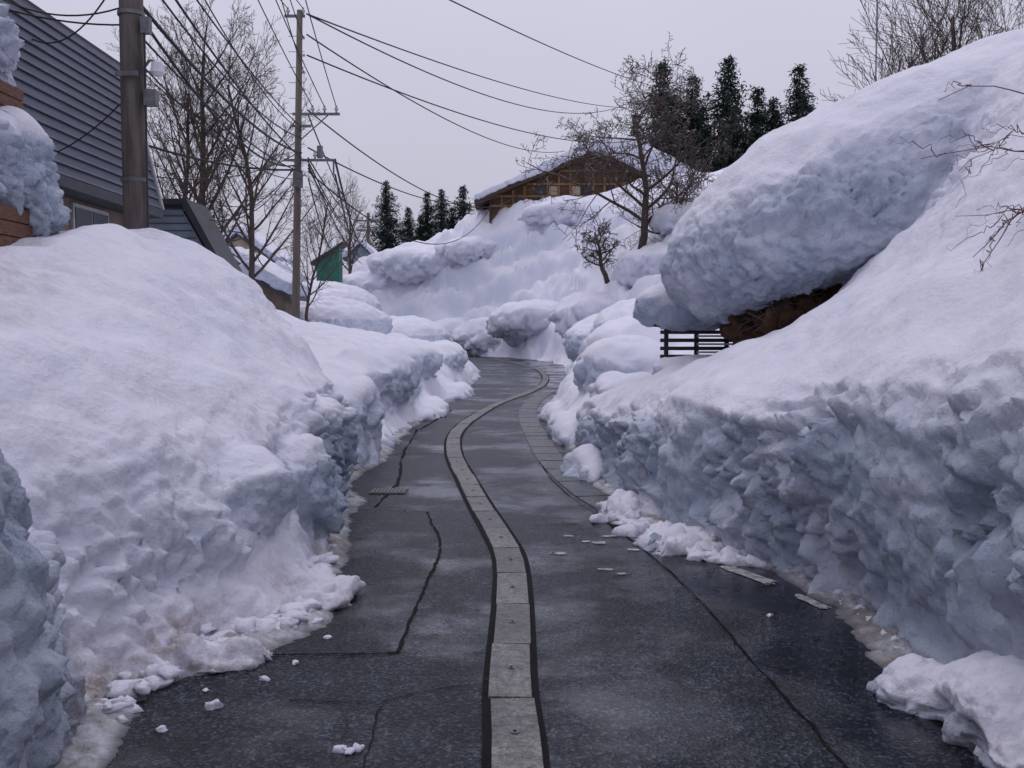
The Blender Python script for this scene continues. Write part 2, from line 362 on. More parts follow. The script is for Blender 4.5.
Lm=[(13,[(-2.2,0),(-2.3,.5),(-2.5,1.0),(-2.9,1.3),(-4,1.6),(-9,2.2)]),
(15,[(-2.05,0),(-2.1,.6),(-2.25,1.0),(-2.6,1.3),(-4,1.55),(-9,2.2)]),
(17,[(-2.25,0),(-2.5,.3),(-2.7,.7),(-3.0,1.05),(-4,1.4),(-9,2.1)]),
(20,[(-2.15,0),(-2.45,.35),(-2.5,.9),(-2.75,1.3),(-3.4,1.5),(-5,1.7),(-11,2.3)]),
(23,[(-2.0,0),(-2.25,.4),(-2.25,1.0),(-2.5,1.35),(-3.3,1.6),(-5,1.8),(-12,2.5)]),
(27,[(-1.85,0),(-2.25,.35),(-2.7,.9),(-3.2,1.4),(-4.2,1.7),(-6,2.0),(-13,2.8)]),
(34,[(-1.6,0),(-1.9,.5),(-2.3,1.0),(-3.2,1.5),(-5,1.9),(-8,2.4),(-16,3.0)]),
(42,[(-1.4,0),(-1.7,.5),(-2.2,.9),(-3.5,1.5),(-7,2.0),(-18,2.8)]),
(52,[(-1.9,0),(-2.3,.5),(-3.2,.9),(-6,1.5),(-12,2.2),(-24,3)]),
(60,[(-3.2,0),(-3.6,.5),(-5,1.0),(-8,1.5),(-14,2.2),(-30,3)]),
(67,[(-5.5,0),(-6,.5),(-8,1.0),(-12,1.4),(-18,2),(-34,2.6)]),
(71,[(-9,0),(-10,.3),(-12,.7),(-16,1),(-22,1.4),(-36,2)])]
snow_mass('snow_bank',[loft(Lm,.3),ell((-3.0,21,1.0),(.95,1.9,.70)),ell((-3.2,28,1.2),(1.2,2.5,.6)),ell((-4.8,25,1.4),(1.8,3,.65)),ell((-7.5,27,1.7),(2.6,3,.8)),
 ell((-2.3,15.2,.5),(.3,.8,.75)),ell((-2.6,36,1.0),(.9,3,.6)),ell((-2.4,17.3,.0),(.3,1.2,.32)),ell((-2.0,24,.0),(.45,2.2,.35)),ell((-1.7,31,.0),(.45,2.5,.35)),
 ell((-9.5,51,2.2),(3.4,3,1.5)),ell((-12.6,66,3.2),(4.0,4,2.0)),ell((-6.5,58,1.4),(3,3,1.4))],.07,4,disp_soft(1.2,.22,.9),M_snow2,shade_k=.75)
Rm=[(17,[(1.0,0),(1.1,.4),(1.5,.8),(2.2,1.0),(4,1.4),(9,3.6)]),
(20,[(.95,0),(1.05,.35),(1.35,.7),(2.2,1.0),(4,1.6),(10,4)]),
(25,[(1.0,0),(1.2,.4),(1.6,.8),(2.6,1.2),(5,2),(12,4.6)]),
(32,[(1.65,0),(1.9,.6),(2.6,1.2),(5,2),(14,5)]),
(42,[(2.35,0),(2.8,.8),(4,1.5),(8,3),(18,7)]),
(52,[(2.75,0),(3.3,.8),(5,2.0),(9,4.6),(20,9)])]
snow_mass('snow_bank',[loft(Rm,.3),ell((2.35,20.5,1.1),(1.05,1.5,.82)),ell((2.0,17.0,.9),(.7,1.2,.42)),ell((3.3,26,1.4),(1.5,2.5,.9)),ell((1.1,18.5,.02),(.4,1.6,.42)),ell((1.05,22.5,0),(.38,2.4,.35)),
 ell((1.1,14.2,.0),(.3,1.3,.38)),ell((5,33,1.9),(2.4,3,1.2)),ell((4.2,43,1.5),(2,3,1.2))],.07,4,disp_soft(1.2,.22,.9),M_snow2,shade_k=.75)

# hill
C=np.array([(2.9,50,0),(2.7,56,0),(2.3,62,0),(1.2,68,0),(-.8,73.5,0),(-4,77,0),(-10,79,0),(-20,79.5,0),(-35,80,0),
(0,45,-1.5),(-2,55,-1.5),(-4,64,-1.5),(-8,70,-1.5),(-18,70,-1.5),(-40,68,-1.5),
(5,55,2.0),(5.2,62,3.8),(7.3,62,6.2),(10,56,6),(12,65,9.6),(6,70,8),(3,73,4.8),(3,79,10.6),(-2,80,5.6),(-2.5,84,11.6),(6,83.5,12.6),(13,83.5,14.0),
(20,70,13),(20,55,9.5),(25,45,9),(15,45,6),(8,45,2.5),(-8,84,6),(-5.6,90,10.8),(-12.3,90,8.2),(-12,84,4.6),(-18,90,5.0),(-18,84,2.8),(-25,92,4),
(-40,95,3.5),(-40,120,6),(0,115,12),(35,115,17),(35,80,15),(-20,120,7),(8,95,13),(45,50,13),(35,60,12)],float)
def tps(C):
    n=len(C); d=np.linalg.norm(C[:,None,:2]-C[None,:,:2],axis=2); K=np.where(d>0,d*d*np.log(d+1e-9),0)+np.eye(n)*.5
    Pm=np.c_[np.ones(n),C[:,:2]]; A=np.block([[K,Pm],[Pm.T,np.zeros((3,3))]])
    w=np.linalg.solve(A,np.r_[C[:,2],np.zeros(3)])
    def f(x,y):
        sh=x.shape; q=np.c_[x.ravel(),y.ravel()]; d=np.linalg.norm(q[:,None]-C[None,:,:2],axis=2)
        return (np.where(d>0,d*d*np.log(d+1e-9),0)@w[:n]+w[n]+q@w[n+1:]).reshape(sh)
    return f
H=tps(C)
def hill():
    xs=np.linspace(-36,40,400); ys=np.linspace(43,112,330); X,Y=np.meshgrid(xs,ys); Z=H(X,Y)
    P=np.c_[X.ravel(),Y.ravel(),Z.ravel()]
    S=P*np.array([.55,.55,1.1])
    W=S+.9*np.c_[perlin(S/3,31),perlin(S/3,32),perlin(S/3,33)]
    gy,gx=np.gradient(Z,ys,xs); sl=sstep(.25,.8,np.hypot(gx,gy)).ravel()
    zt=P[:,2]+.9*perlin(P/5,61); stp=2.6; fr=zt/stp-np.floor(zt/stp); terr=(sstep(.2,.85,fr)-fr)*stp*.5
    P[:,2]+= .6*fbm(P,7,2,5)+sl*terr+(.25+.75*sl)*(2.2*billow(W,2.6,6)+1.0*billow(W,1.1,7)+.4*billow(W,.5,8))
    P[:,2]=np.maximum(P[:,2],-1.5)
    base=Z.ravel(); P[:,2]=np.where(base<.25,np.minimum(P[:,2],base-.25),P[:,2])
    n=len(xs)
    idx=np.arange(len(P)).reshape(len(ys),n)
    F=np.stack([idx[:-1,:-1],idx[:-1,1:],idx[1:,1:],idx[1:,:-1]],-1).reshape(-1,4)
    me=bpy.data.meshes.new('hill'); me.from_pydata(P.tolist(),[],F.tolist()); me.update()
    nr=np.zeros(len(P)*3); me.vertex_normals.foreach_get('vector',nr); nr=nr.reshape(-1,3)
    a=me.attributes.new('ice','FLOAT','POINT'); a.data.foreach_set('value',(sstep(.6,.2,nr[:,2])*.5).astype(np.float32))  # painted shade on the steeper hill faces, by normal
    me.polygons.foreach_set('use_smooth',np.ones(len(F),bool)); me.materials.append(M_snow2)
    o=bpy.data.objects.new('hill',me); scene.collection.objects.link(o)
hill()
snow_mass('snow_drift',[ell((-7.6,85.5,7.6),(4.6,3,1.6)),ell((-3.6,83,8.6),(2.6,2.5,1.3)),ell((-12.5,87,5.6),(4,3,1.5)),ell((1.6,72,2.6),(3.4,3,1.6)),
 ell((4.8,61,2.9),(2.4,2,1.3)),ell((9,60,5.8),(2.6,2,1.5)),ell((12,62,8.6),(3.5,2.5,1.4)),ell((5.6,80,11.0),(5,2.5,1.4)),
 ell((-17,82,2.7),(4,3,1.6)),ell((-1.5,77,1.2),(3.2,2,1.6)),ell((-5,79,1.4),(3,2,1.5))],.18,4,disp_soft(2.6,.6,.9),M_snow2,shade_k=.4)

LE=[(4.4,-1.95),(5.26,-2.15),(5.7,-1.98),(6.0,-1.68),(6.7,-1.32),(8,-1.45),(10,-1.72),(11.8,-1.92),(13.2,-2.25),(15.4,-2.05),(19,-2.15),(26,-1.9),(34,-1.6),(42,-1.45)]
RE=[(4.6,2.2),(5.6,2.25),(6.3,2.35),(7.4,2.35),(8.3,2.08),(8.9,1.68),(10.8,1.25),(12.5,1.1),(15,1.02),(20,.95),(26,1.0),(32,1.6),(42,2.3)]
def slush():
    mb=MB()
    for E,s in ((LE,1),(RE,-1)):
        yy=np.array([a for a,b in E]); xx=np.array([b for a,b in E])
        for y0,y1,st in ((4.2,14,.018),(14,40,.06)):
            Y=np.arange(y0,y1+st,st); nx=36; T=np.linspace(-.30,.42,nx)
            X0=np.interp(Y,yy,xx); 
            P=np.zeros((len(Y),nx,3)); P[:,:,0]=X0[:,None]+s*T[None,:]; P[:,:,1]=Y[:,None]
            q=P.reshape(-1,3); tt=np.tile(T,len(Y))
            reach=(.05 if s>0 else .0)+.15*perlin(q*np.array([0,1,0])/1.1,70+int(s))+.07*perlin(q/.3,72)
            z=.065*sstep(.13,-.12,tt-reach)+.05*billow(q,.16,73)*sstep(.2,-.1,tt-reach)+.03*billow(q,.06,74)*sstep(.16,-.1,tt-reach)-.014
            q[:,2]=z; n=nx
            idx=np.arange(len(q)).reshape(len(Y),n)
            F=np.stack([idx[:-1,:-1],idx[:-1,1:],idx[1:,1:],idx[1:,:-1]],-1).reshape(-1,4)
            if s<0: F=F[:,::-1]
            mb.add(q.tolist(),F.tolist(),M_slush)
    mb.obj('slush',smooth=True)
slush()
def clods():
    mb=MB(); import bmesh
    bm=bmesh.new(); bmesh.ops.create_icosphere(bm,subdivisions=2,radius=1); V=np.array([v.co[:] for v in bm.verts]); F=[tuple(v.index for v in f.verts) for f in bm.faces]; bm.free()
    def put(x,y,r,z=None):
        A=V.copy(); A=A*(1+.8*perlin(A*1.1+random.random()*50,2)+.45*perlin(A*2.6+random.random()*50,3))[:,None]
        A=A*np.array([r*random.uniform(.7,1.4),r*random.uniform(.7,1.4),r*random.uniform(.4,.85)])
        a=random.uniform(0,6.28); c,s=math.cos(a),math.sin(a); A=A@np.array([[c,-s,0],[s,c,0],[0,0,1]])
        mb.add((A+np.array([x,y,(r*.25 if z is None else z)])).tolist(),F,M_snow)
    for E,s in ((LE,1),(RE,-1)):
        yy=[a for a,b in E]; xx=[b for a,b in E]
        for k in range(230 if s>0 else 130):
            y=random.uniform(4.4,14) if random.random()<.8 else random.uniform(12,26); r=.01+.06*random.random()**4
            off=abs(random.gauss(0,.06))-.12
            put(np.interp(y,yy,xx)+s*off,y,r,.03)
    for x,y,r in ((-1.58,5.2,.045),(-1.42,5.62,.03),(-.82,4.65,.035),(-.73,4.66,.03),(-.77,4.63,.03),(-2.0,5.0,.03),(-1.75,4.9,.022),(-1.3,5.9,.02),(-1.2,6.4,.025),(-1.7,5.45,.02),(1.8,6.9,.02)): put(x,y,r)
    for y in np.arange(8.4,10.8,.05): 
        for q in range(2): put(np.interp(y,[8.5,9.1,10.8],[1.92,1.48,1.12])+random.gauss(0,.1),y,random.uniform(.03,.10))
    for k in range(170):
        y=random.uniform(5.0,8.6); put(np.interp(y,[5.0,5.4,6.2,6.7,8.6],[-2.1,-2.05,-1.85,-1.45,-1.6])-abs(random.gauss(0,.14))+.05,y,random.uniform(.015,.08),z=random.uniform(-.01,.07))
    mb.obj('snow_clods',smooth=True)
clods()

# ------------------------------------------------------------ ground & road
mb=MB()
mb.add([(-900,-300,-.08),(900,-300,-.08),(900,1500,-.08),(-900,1500,-.08)],[(0,1,2,3)],M_snowfar); mb.obj('ground')
CP=np.array([(0.02,-8),(0.02,2),(0.02,4.57),(-.005,5.4),(0,6.25),(.007,7.4),(-.02,8.7),(-.15,9.8),(-.33,11.1),(-.61,13.3),(-.93,16),(-1.08,19),(-.93,22.2),(-.33,27.4),(.58,32.3),(1.15,37),(1.43,43.5),(1.2,52.6),(.2,60.6),(-1.5,68.5),(-4.5,73.5),(-10,75.5),(-20,76),(-40,76.5)])
def catmull(P,n=14):
    out=[]
    for i in range(len(P)-1):
        p0=P[max(i-1,0)];p1=P[i];p2=P[i+1];p3=P[min(i+2,len(P)-1)]
        d=np.linalg.norm(p2-p1)
        m1=(p2-p0)/max(np.linalg.norm(p2-p1)+np.linalg.norm(p1-p0),1e-6)*d; m2=(p3-p1)/max(np.linalg.norm(p3-p2)+np.linalg.norm(p2-p1),1e-6)*d
        for t in np.linspace(0,1,n,endpoint=False):
            out.append((2*t**3-3*t**2+1)*p1+(t**3-2*t**2+t)*m1+(-2*t**3+3*t**2)*p2+(t**3-t**2)*m2)
    out.append(P[-1]); return np.array(out)
CL=catmull(CP)
s_=np.r_[0,np.cumsum(np.linalg.norm(np.diff(CL,axis=0),axis=1))]
def at(s): return np.array([np.interp(s,s_,CL[:,0]),np.interp(s,s_,CL[:,1])])
def tan(s):
    d=at(s+.15)-at(s-.15); return d/np.linalg.norm(d)
def ribbon(mb,s0,s1,o0,o1,z,m,step=.3):
    ss=np.arange(s0,s1+1e-6,max(min(step,(s1-s0)),.02)); 
    if ss[-1]<s1-1e-3: ss=np.r_[ss,s1]
    vs=[];fs=[]
    for s in ss:
        p=at(s);t=tan(s);n=np.array([t[1],-t[0]])
        a=p+n*o0;b=p+n*o1; vs+=[(a[0],a[1],z),(b[0],b[1],z)]
    for i in range(len(ss)-1): fs.append((2*i,2*i+1,2*i+3,2*i+2))
    mb.add(vs,fs,m)
mb=MB(); ribbon(mb,.2,s_[-1]-.3,-3.6,3.6,0,M_asph,.5); road=mb.obj('road')
mb=MB(); s=4.0
random.seed(9)
while s<s_[-1]-1:
    L=.93; w=.125; lat=random.uniform(-.007,.007)
    z0=.004; z1=.018+random.uniform(0,.008); tl=random.uniform(-.003,.003)
    ss=[s+.009,s+L/2,s+L-.009]; vs=[]
    for q in ss:
        p=at(q);t=tan(q);n=np.array([t[1],-t[0]])
        for o,z in ((-w,z0-.01),(-w+.008,z1+tl),(w-.008,z1-tl),(w,z0-.01)):
            a=p+n*(o+lat); vs.append((a[0],a[1],z))
    fs=[]
    for i in range(2):
        for j in range(3): fs.append((i*4+j,i*4+j+1,i*4+4+j+1,i*4+4+j))
    fs+=[(3,2,1,0),(8,9,10,11)]
    mb.add(vs,fs,M_conc if random.random()<.62 else M_concb)
    if s<45:
        p=at(s+L*.5)
        q=[(p[0]+.024*math.cos(a),p[1]+.024*math.sin(a),z1+.005) for a in np.linspace(0,2*math.pi,13)[:-1]]
        mb.add(q,[tuple(range(12))],M_metal)
        q=[(p[0]+.010*math.cos(a),p[1]+.010*math.sin(a),z1+.009) for a in np.linspace(0,2*math.pi,9)[:-1]]
        mb.add(q,[tuple(range(8))],M_tar)
    s+=L
ribbon(mb,4,60,-.16,.155,.0085,M_tar)
mb.obj('snow_melting_pipe_strip')
def seam(mb,pts,w,z,m):
    pts=catmull(np.array(pts,float),10); vs=[];fs=[]
    for i,p in enumerate(pts):
        t=pts[min(i+1,len(pts)-1)]-pts[max(i-1,0)]; t/=np.linalg.norm(t)+1e-9; n=np.array([t[1],-t[0]])
        p=p+n*random.gauss(0,.006); n=n*w*random.uniform(.15,.7)
        vs+=[(p[0]-n[0],p[1]-n[1],z),(p[0]+n[0],p[1]+n[1],z)]
    for i in range(len(pts)-1): fs.append((2*i,2*i+1,2*i+3,2*i+2))
    mb.add(vs,fs,m)
mb=MB()
seam(mb,[(-.93,10.9),(-.82,10.2),(-.68,9.4),(-.65,8.7),(-.67,7.9),(-.69,7.1),(-.71,6.1)],.024,.007,M_tar)
seam(mb,[(-.71,6.1),(-1.0,6.03),(-1.5,6.0)],.022,.010,M_tar)
seam(mb,[(-.15,5.55),(-.45,5.45),(-.72,5.28),(-1.2,5.3)],.010,.007,M_tar)
seam(mb,[(-.70,5.2),(-.68,4.5),(-.66,3.5)],.010,.010,M_tar)
seam(mb,[(-.93,10.9),(-1.3,10.95),(-1.7,11)],.02,.010,M_tar)
seam(mb,[(.3,22),(.36,18),(.42,15),(.62,12.5),(.95,10.5),(1.2,9),(1.38,7.4),(1.46,5.8),(1.53,4.6),(1.6,3)],.014,.007,M_tar)
seam(mb,[(.97,10.4),(.6,10.2),(.2,10.1)],.02,.010,M_tar)
seam(mb,[(-1.9,20),(-1.75,16),(-1.5,13),(-1.55,11.2)],.04,.007,M_tar)
seam(mb,[(-1.5,25),(-1.7,22),(-1.85,20)],.04,.010,M_tar); seam(mb,[(-1.1,16),(-1.5,16.1),(-1.9,16)],.03,.010,M_tar)
mb.obj('asphalt_seams')
mb=MB()
P=[(-.72,6.1),(-.70,7.1),(-.68,7.9),(-.66,8.7),(-.70,9.4),(-.84,10.2),(-.95,10.85),(-2.2,10.9),(-2.2,6.05)]
mb.add([(x,y,.003) for x,y in P],[tuple(range(len(P)))],M_patch)
P=[(1.6,3.0),(1.53,4.6),(1.46,5.8),(1.38,7.4),(1.2,9),(.95,10.5),(1.6,11),(2.6,10),(2.9,3.0)]
mb.add([(x,y,.003) for x,y in P],[tuple(range(len(P)))],M_patchr)
mb.obj('asphalt_patch')
mb=MB(); random.seed(3)
gp=catmull(np.array([(.95,32.5),(.35,27.5),(.15,23.5),(.28,18),(.42,15),(.72,12.2),(1.05,10.6)],float),10)
gs=np.r_[0,np.cumsum(np.linalg.norm(np.diff(gp,axis=0),axis=1))]; s=0
def gpt(q): return np.array([np.interp(q,gs,gp[:,0]),np.interp(q,gs,gp[:,1])])
while s<gs[-1]-1.2:
    LL=random.choice((.6,1.2,.9))
    a=gpt(s+.025);b=gpt(s+LL-.03); t=(b-a)/np.linalg.norm(b-a); n=np.array([-t[1],t[0]])*1
    z=.009+random.uniform(0,.004); q=[a,b,b+n*.42,a+n*.42]
    mb.add([(p[0],p[1],-.01) for p in q]+[(p[0],p[1],z) for p in q],[(4,5,6,7),(0,1,5,4),(1,2,6,5),(2,3,7,6),(3,0,4,7)],random.choice((M_conc2,M_conc2,M_conc2,M_concb)))
    s+=LL
mb.obj('gutter_covers')
mb=MB(); random.seed(5)
def blot(mb,x,y,rx,ry,ang,m,z=.008,e=.6):
    q=[]
    for a in np.linspace(0,2*math.pi,33)[:-1]:
        r=1+random.uniform(-.25,.12); u=rx*r*math.copysign(abs(math.cos(a))**e,math.cos(a));v=ry*r*math.copysign(abs(math.sin(a))**e,math.sin(a))
        q.append((x+u*math.cos(ang)-v*math.sin(ang),y+u*math.sin(ang)+v*math.cos(ang),z))
    mb.add(q,[tuple(range(32))],m)
blot(mb,1.93,8.05,.07,.34,.42,M_paint,e=.3); blot(mb,2.2,7.25,.05,.2,.3,M_paint,e=.3)
for x,y,rx,ry in ((.42,8.85,.07,.045),(.36,8.86,.025,.03),(.82,9.3,.07,.05),(.70,9.35,.04,.03),(.78,8.25,.07,.035),(1.1,9.0,.06,.04),(.9,8.1,.04,.03),(.55,9.6,.05,.03),(.95,9.6,.08,.04),(-2.0,5.75,.12,.05)):
    blot(mb,x,y,rx,ry,random.uniform(-.3,.3),M_paint)
mb.obj('road_marking_remains')
mb=MB(); mb.box((-1.75,12.1,-.02),(-1.3,12.5,.012),M_black)
for i in range(9): mb.box((-1.72+i*.046,12.13,.012),(-1.70+i*.046,12.47,.02),M_metal)
mb.obj('drain_cover')
mb=MB(); random.seed(8)
for k in range(70):
    x=random.uniform(1.3,2.15) if k<40 else random.uniform(-1.8,1.4);y=random.uniform(5.2,8.6);a=random.uniform(0,3.14);l=random.uniform(.02,.16 if k<40 else .05)
    mb.tube([(x,y,.01),(x+l*.5*math.cos(a),y+l*.5*math.sin(a),.016),(x+l*math.cos(a+.3),y+l*math.sin(a+.3),.01)],.003,M_bark,4)
mb.obj('fallen_twigs')

# ------------------------------------------------------------ poles and wires
def insul(mb,x,y,z,s=1):
    mb.tube([(x,y,z),(x,y,z+.06*s),(x,y,z+.07*s),(x,y,z+.12*s),(x,y,z+.13*s),(x,y,z+.2*s)],[.03*s,.03*s,.06*s,.06*s,.035*s,.035*s],M_porc,8)
pole=MB(); arms=MB(); ins=MB()
pole.tube([(-4.84,13,0),(-4.88,13,12.6)],[.17,.125],M_pole,16)
for z in (4.9,5.3): arms.tube([(-5.06,13,z),(-4.62,13,z)],.012,M_metal,5)
for z in (6.0,3.9,7.2): arms.tube([(-4.86,13,z),(-4.86,13,z+.05)],[.170,.170],M_metal,16)
arms.box((-5.0,12.78,5.2),(-4.72,12.82,5.26),M_metal)
arms.tube([(-4.72,12.95,5.3),(-4.6,12.9,5.42),(-4.5,12.88,5.4)],.018,M_metal,6)
arms.tube([(-4.5,12.88,5.42),(-4.5,12.88,5.38),(-4.5,12.88,5.26),(-4.5,12.88,5.22)],[.02,.07,.09,.05],M_white,10)
arms.box((-4.67,12.85,4.85),(-4.52,12.98,5.05),M_metal); arms.box((-4.69,12.84,5.75),(-4.58,12.95,5.95),M_metal)
arms.tube([(-4.66,12.9,3.2),(-4.66,12.9,5.8)],.014,M_black,5)
arms.box((-5.8,12.95,10.4),(-3.9,13.05,10.5),M_metal); arms.box((-5.8,12.95,11.6),(-3.9,13.05,11.7),M_metal)
for x in (-5.7,-5.2,-4.0): insul(ins,x,13,10.5); insul(ins,x,13,11.7)
group('utility_pole',{'pole':pole,'crossarms':arms,'insulators':ins},('pole','insulators'))
pole=MB(); arms=MB(); ins=MB(); px,py=-6.45,30
pole.tube([(px-.08,py,0),(px+.2,py,11.4)],[.13,.085],M_pole2,14)
for z,x0,x1 in ((11.2,-.25,.35),(8.35,-.05,1.35),(8.0,-.1,.5),(7.0,-.3,1.2)):
    arms.box((px+x0,py-.04,z),(px+x1,py+.04,z+.07),M_metal)
arms.tube([(px+.15,py,7.6),(px+1.0,py,8.35)],.02,M_metal,5)
arms.tube([(px+1.15,py,7.0),(px+1.15,py,6.6)],.03,M_metal,5)
arms.tube([(px+.75,py,7.1),(px+.75,py,7.45)],[.09,.09],M_metal,8)
for z in np.arange(3,10.8,.45): arms.tube([(px-.15,py,z),(px+.32,py,z)],.01,M_metal,4)
arms.box((px+.0,py-.25,6.2),(px+.26,py-.1,6.7),M_metal)
for x in (-.15,.3): insul(ins,px+x,py,11.28)
for x in (.55,.9,1.25): insul(ins,px+x,py,8.43)
for x in (-.2,.6): insul(ins,px+x,py,7.08)
for z in (10.6,10.1,9.6,9.1): ins.tube([(px+.22,py,z),(px+.34,py,z)],[.04,.04],M_porc,8)
group('utility_pole',{'pole':pole,'crossarms':arms,'insulators':ins},('pole','insulators'))
w=MB()
def wire(a,b,sag=.3,r=.011,n=20):
    a=Vector(a);b=Vector(b)
    pts=[a.lerp(b,t)-Vector((0,0,4*sag*t*(1-t))) for t in np.linspace(0,1,n)]
    w.tube(pts,r,M_wire,5)
for x,z,x2,z2 in ((-5.7,10.7,-.15,11.45),(-5.2,10.7,.3,11.45),(-4.0,10.7,.3,10.6),(-5.7,11.9,.55,8.6),(-4.0,11.9,1.25,8.6),(-5.2,11.9,.9,8.6),(-4.0,10.6,.3,9.6)): wire((x,13,z),(px+x2,py,z2),.35,.014)
for z,z2,sg,r in ((6.15,7.25,.35,.028),(6.0,6.95,.7,.022),(5.75,6.7,.3,.016),(7.25,8.0,.2,.016),(6.6,7.7,.4,.016),(5.4,6.5,.45,.013),(7.8,7.9,.5,.013),(6.9,7.1,.25,.02)): wire((-4.75,13,z),(px+.2,py,z2),sg,r)
wire((-4.75,13,5.9),(-7.8,12,6.6),.3,.012); wire((-4.75,13,6.2),(-7.7,14,7.0),.4,.012); wire((-4.75,13,5.2),(-7.5,15,4.5),.3,.01); wire((-4.8,13,6.9),(-7.6,16,6.6),.5,.012)
wire((-4.8,13,7.3),(-7.3,19.8,6.0),.5,.012); wire((px,py,6.9),(-6.6,22,4.4),.5,.014); wire((px,py,7.2),(-7.4,19,5.0),.4,.014); wire((px,py,6.8),(-8.5,22,4.6),.9,.014)
wire((-4.8,13,8.2),(16.9,90,23.0),.9,.018,40)
for z,e,sg in ((11.3,(9,84,20.5),1.5),(11.3,(14,100,24),1.0),(10.7,(4.5,86,17.2),1.2),(10.1,(16,100,22),2.0),(8.5,(0.5,84,13.2),1.8),(8.4,(-15.6,105,13.8),1.0),(7.1,(-15,105,13.5),1.0),(7.0,(-15,105,12.8),1.6),(6.8,(-14.8,105,12.0),1.4),(6.7,(-1.5,84,12.7),2.8),(7.4,(-1.0,84,13.3),1.2),(6.9,(-12,80,7.3),.5),(6.5,(-10.8,62,7.0),.8)):
    wire((px+.4,py,z),e,sg,.024,40)
wire((px+1.2,py,6.6),(-15,105,12.4),2.6,.03,30); wire((px+1.2,py,7.05),(-15,105,12.4),2.0,.036,30)
wire((px,py,6.75),(px-2.2,py-9,6.2),.25,.03)
w.obj('power_lines')
pole=MB(); pole.tube([(-15,105,3),(-15,105,14.2)],[.2,.14],M_pole2,8); pole.box((-16.2,104.9,13.3),(-13.8,105.1,13.45),M_metal); pole.box((-16.2,104.9,12.3),(-13.8,105.1,12.45),M_metal)
for x in (-16.1,-15.6,-14.4,-13.9): pole.tube([(x,105,13.4),(x,105,13.8)],.09,M_porc,6)
group('utility_pole',{'pole':pole})

# ------------------------------------------------------------ buildings
walls=MB(); roof=MB(); win=MB()
walls.box((-13.5,8,0),(-7.45,19.6,4.55),M_sidingw)
walls.prism([(-13.4,4.55),(-7.5,4.55),(-7.75,7.0),(-10.5,8.6),(-13.2,7.0)],19.3,19.6,M_sidingw)
n=15; x0,z0,x1,z1=-7.0,4.42,-7.66,7.2
for i in range(n):
    t0=i/n;t1=(i+1)/n
    a=(x0+(x1-x0)*t0,z0+(z1-z0)*t0); b=(x0+(x1-x0)*t1,z0+(z1-z0)*t1)
    roof.prism([(a[0]+.03,a[1]+.02),(b[0]-.01,b[1]),(b[0]-.1,b[1]),(a[0]-.1,a[1]+.02)],7.5,20.05,M_roof)
    roof.prism([(a[0]+.034,a[1]-.012),(a[0]+.034,a[1]+.019),(a[0]-.09,a[1]+.019),(a[0]-.09,a[1]-.012)],7.5,20.05,M_rooflip)
for i in range(8):
    t0=i/8;t1=(i+1)/8; a=(-7.66-2.9*t0,7.2+1.6*t0); b=(-7.66-2.9*t1,7.2+1.6*t1)
    roof.prism([(a[0]+.03,a[1]),(b[0],b[1]),(b[0],b[1]-.08),(a[0],a[1]-.08)],7.5,20.05,M_roof)
roof.prism([(-10.56,8.8),(-13.5,7.05),(-14,4.4),(-13.85,4.4),(-13.3,6.95),(-10.56,8.6)],7.5,20.05,M_roof)
roof.prism([(-6.95,4.22),(-6.95,4.39),(-7.6,4.39),(-7.6,4.22)],7.5,20.08,M_roofd)
roof.prism([(-6.94,4.4),(-7.60,7.22),(-7.75,7.22),(-7.09,4.4)],20.06,20.14,M_frame)
for y in (9.3,12.0,14.7,17.0):
    win.box((-7.46,y,3.2),(-7.40,y+1.5,4.15),M_frame)
    win.box((-7.41,y+.07,3.27),(-7.385,y+.72,4.08),M_glass); win.box((-7.41,y+.78,3.27),(-7.385,y+1.43,4.08),M_glass)
group('wooden_house',{'walls':walls,'roof':roof,'windows':win})
walls=MB(); roof=MB(); win=MB()
pf=[(-11,0),(-6.3,0),(-6.3,3.0),(-7.2,4.62),(-11,4.62)]
walls.prism(pf,22,23.2,M_siding)
for z in np.arange(1.6,4.5,.16):
    xr=-6.33 if z<3 else -6.3-(z-3)*.9/1.62-.04
    walls.prism([(-10.9,z),(xr,z),(xr,z+.012),(-10.9,z+.012)],21.975,21.999,M_roofd)
roof.prism([(-11.2,4.72),(-7.15,4.72),(-5.95,2.55),(-5.85,2.6),(-7.05,4.84),(-11.2,4.84)],21.8,23.3,M_roofd)
win.box((-9.3,21.9,2.9),(-8.1,21.97,3.9),M_frame); win.box((-9.22,21.88,2.98),(-8.73,21.91,3.82),M_glass); win.box((-8.67,21.88,2.98),(-8.18,21.91,3.82),M_glass)
g=group('storage_house',{'walls':walls,'roof':roof,'window':win})
porch=MB(); rf=MB()
porch.box((-8.5,8.6,0),(-5.3,10.6,3.1),M_sidingw); porch.box((-8.5,8.8,3.1),(-5.5,10.6,5.2),M_sidingw)
rf.box((-8.7,8.3,3.02),(-4.72,10.4,3.12),M_roofd); rf.box((-8.7,8.26,2.86),(-4.75,8.3,3.16),M_wood)
for i,z in enumerate((2.74,2.88,3.02)): rf.box((-4.74+.004*i,8.28,z),(-4.68+.004*i,10.42,z+.13),M_wood)
rf.box((-8.7,8.5,4.3),(-5.02,10.3,4.4),M_roofd)
for i,z in enumerate((4.08,4.20,4.32)): rf.box((-5.04+.004*i,8.48,z),(-4.98+.004*i,10.32,z+.11),M_wood)
porch.box((-5.02,9.6,3.1),(-4.92,9.7,4.15),M_wood); porch.box((-4.95,10.1,0),(-4.83,10.22,2.8),M_wood)
e=group('wooden_porch',{'walls':porch,'eaves':rf})
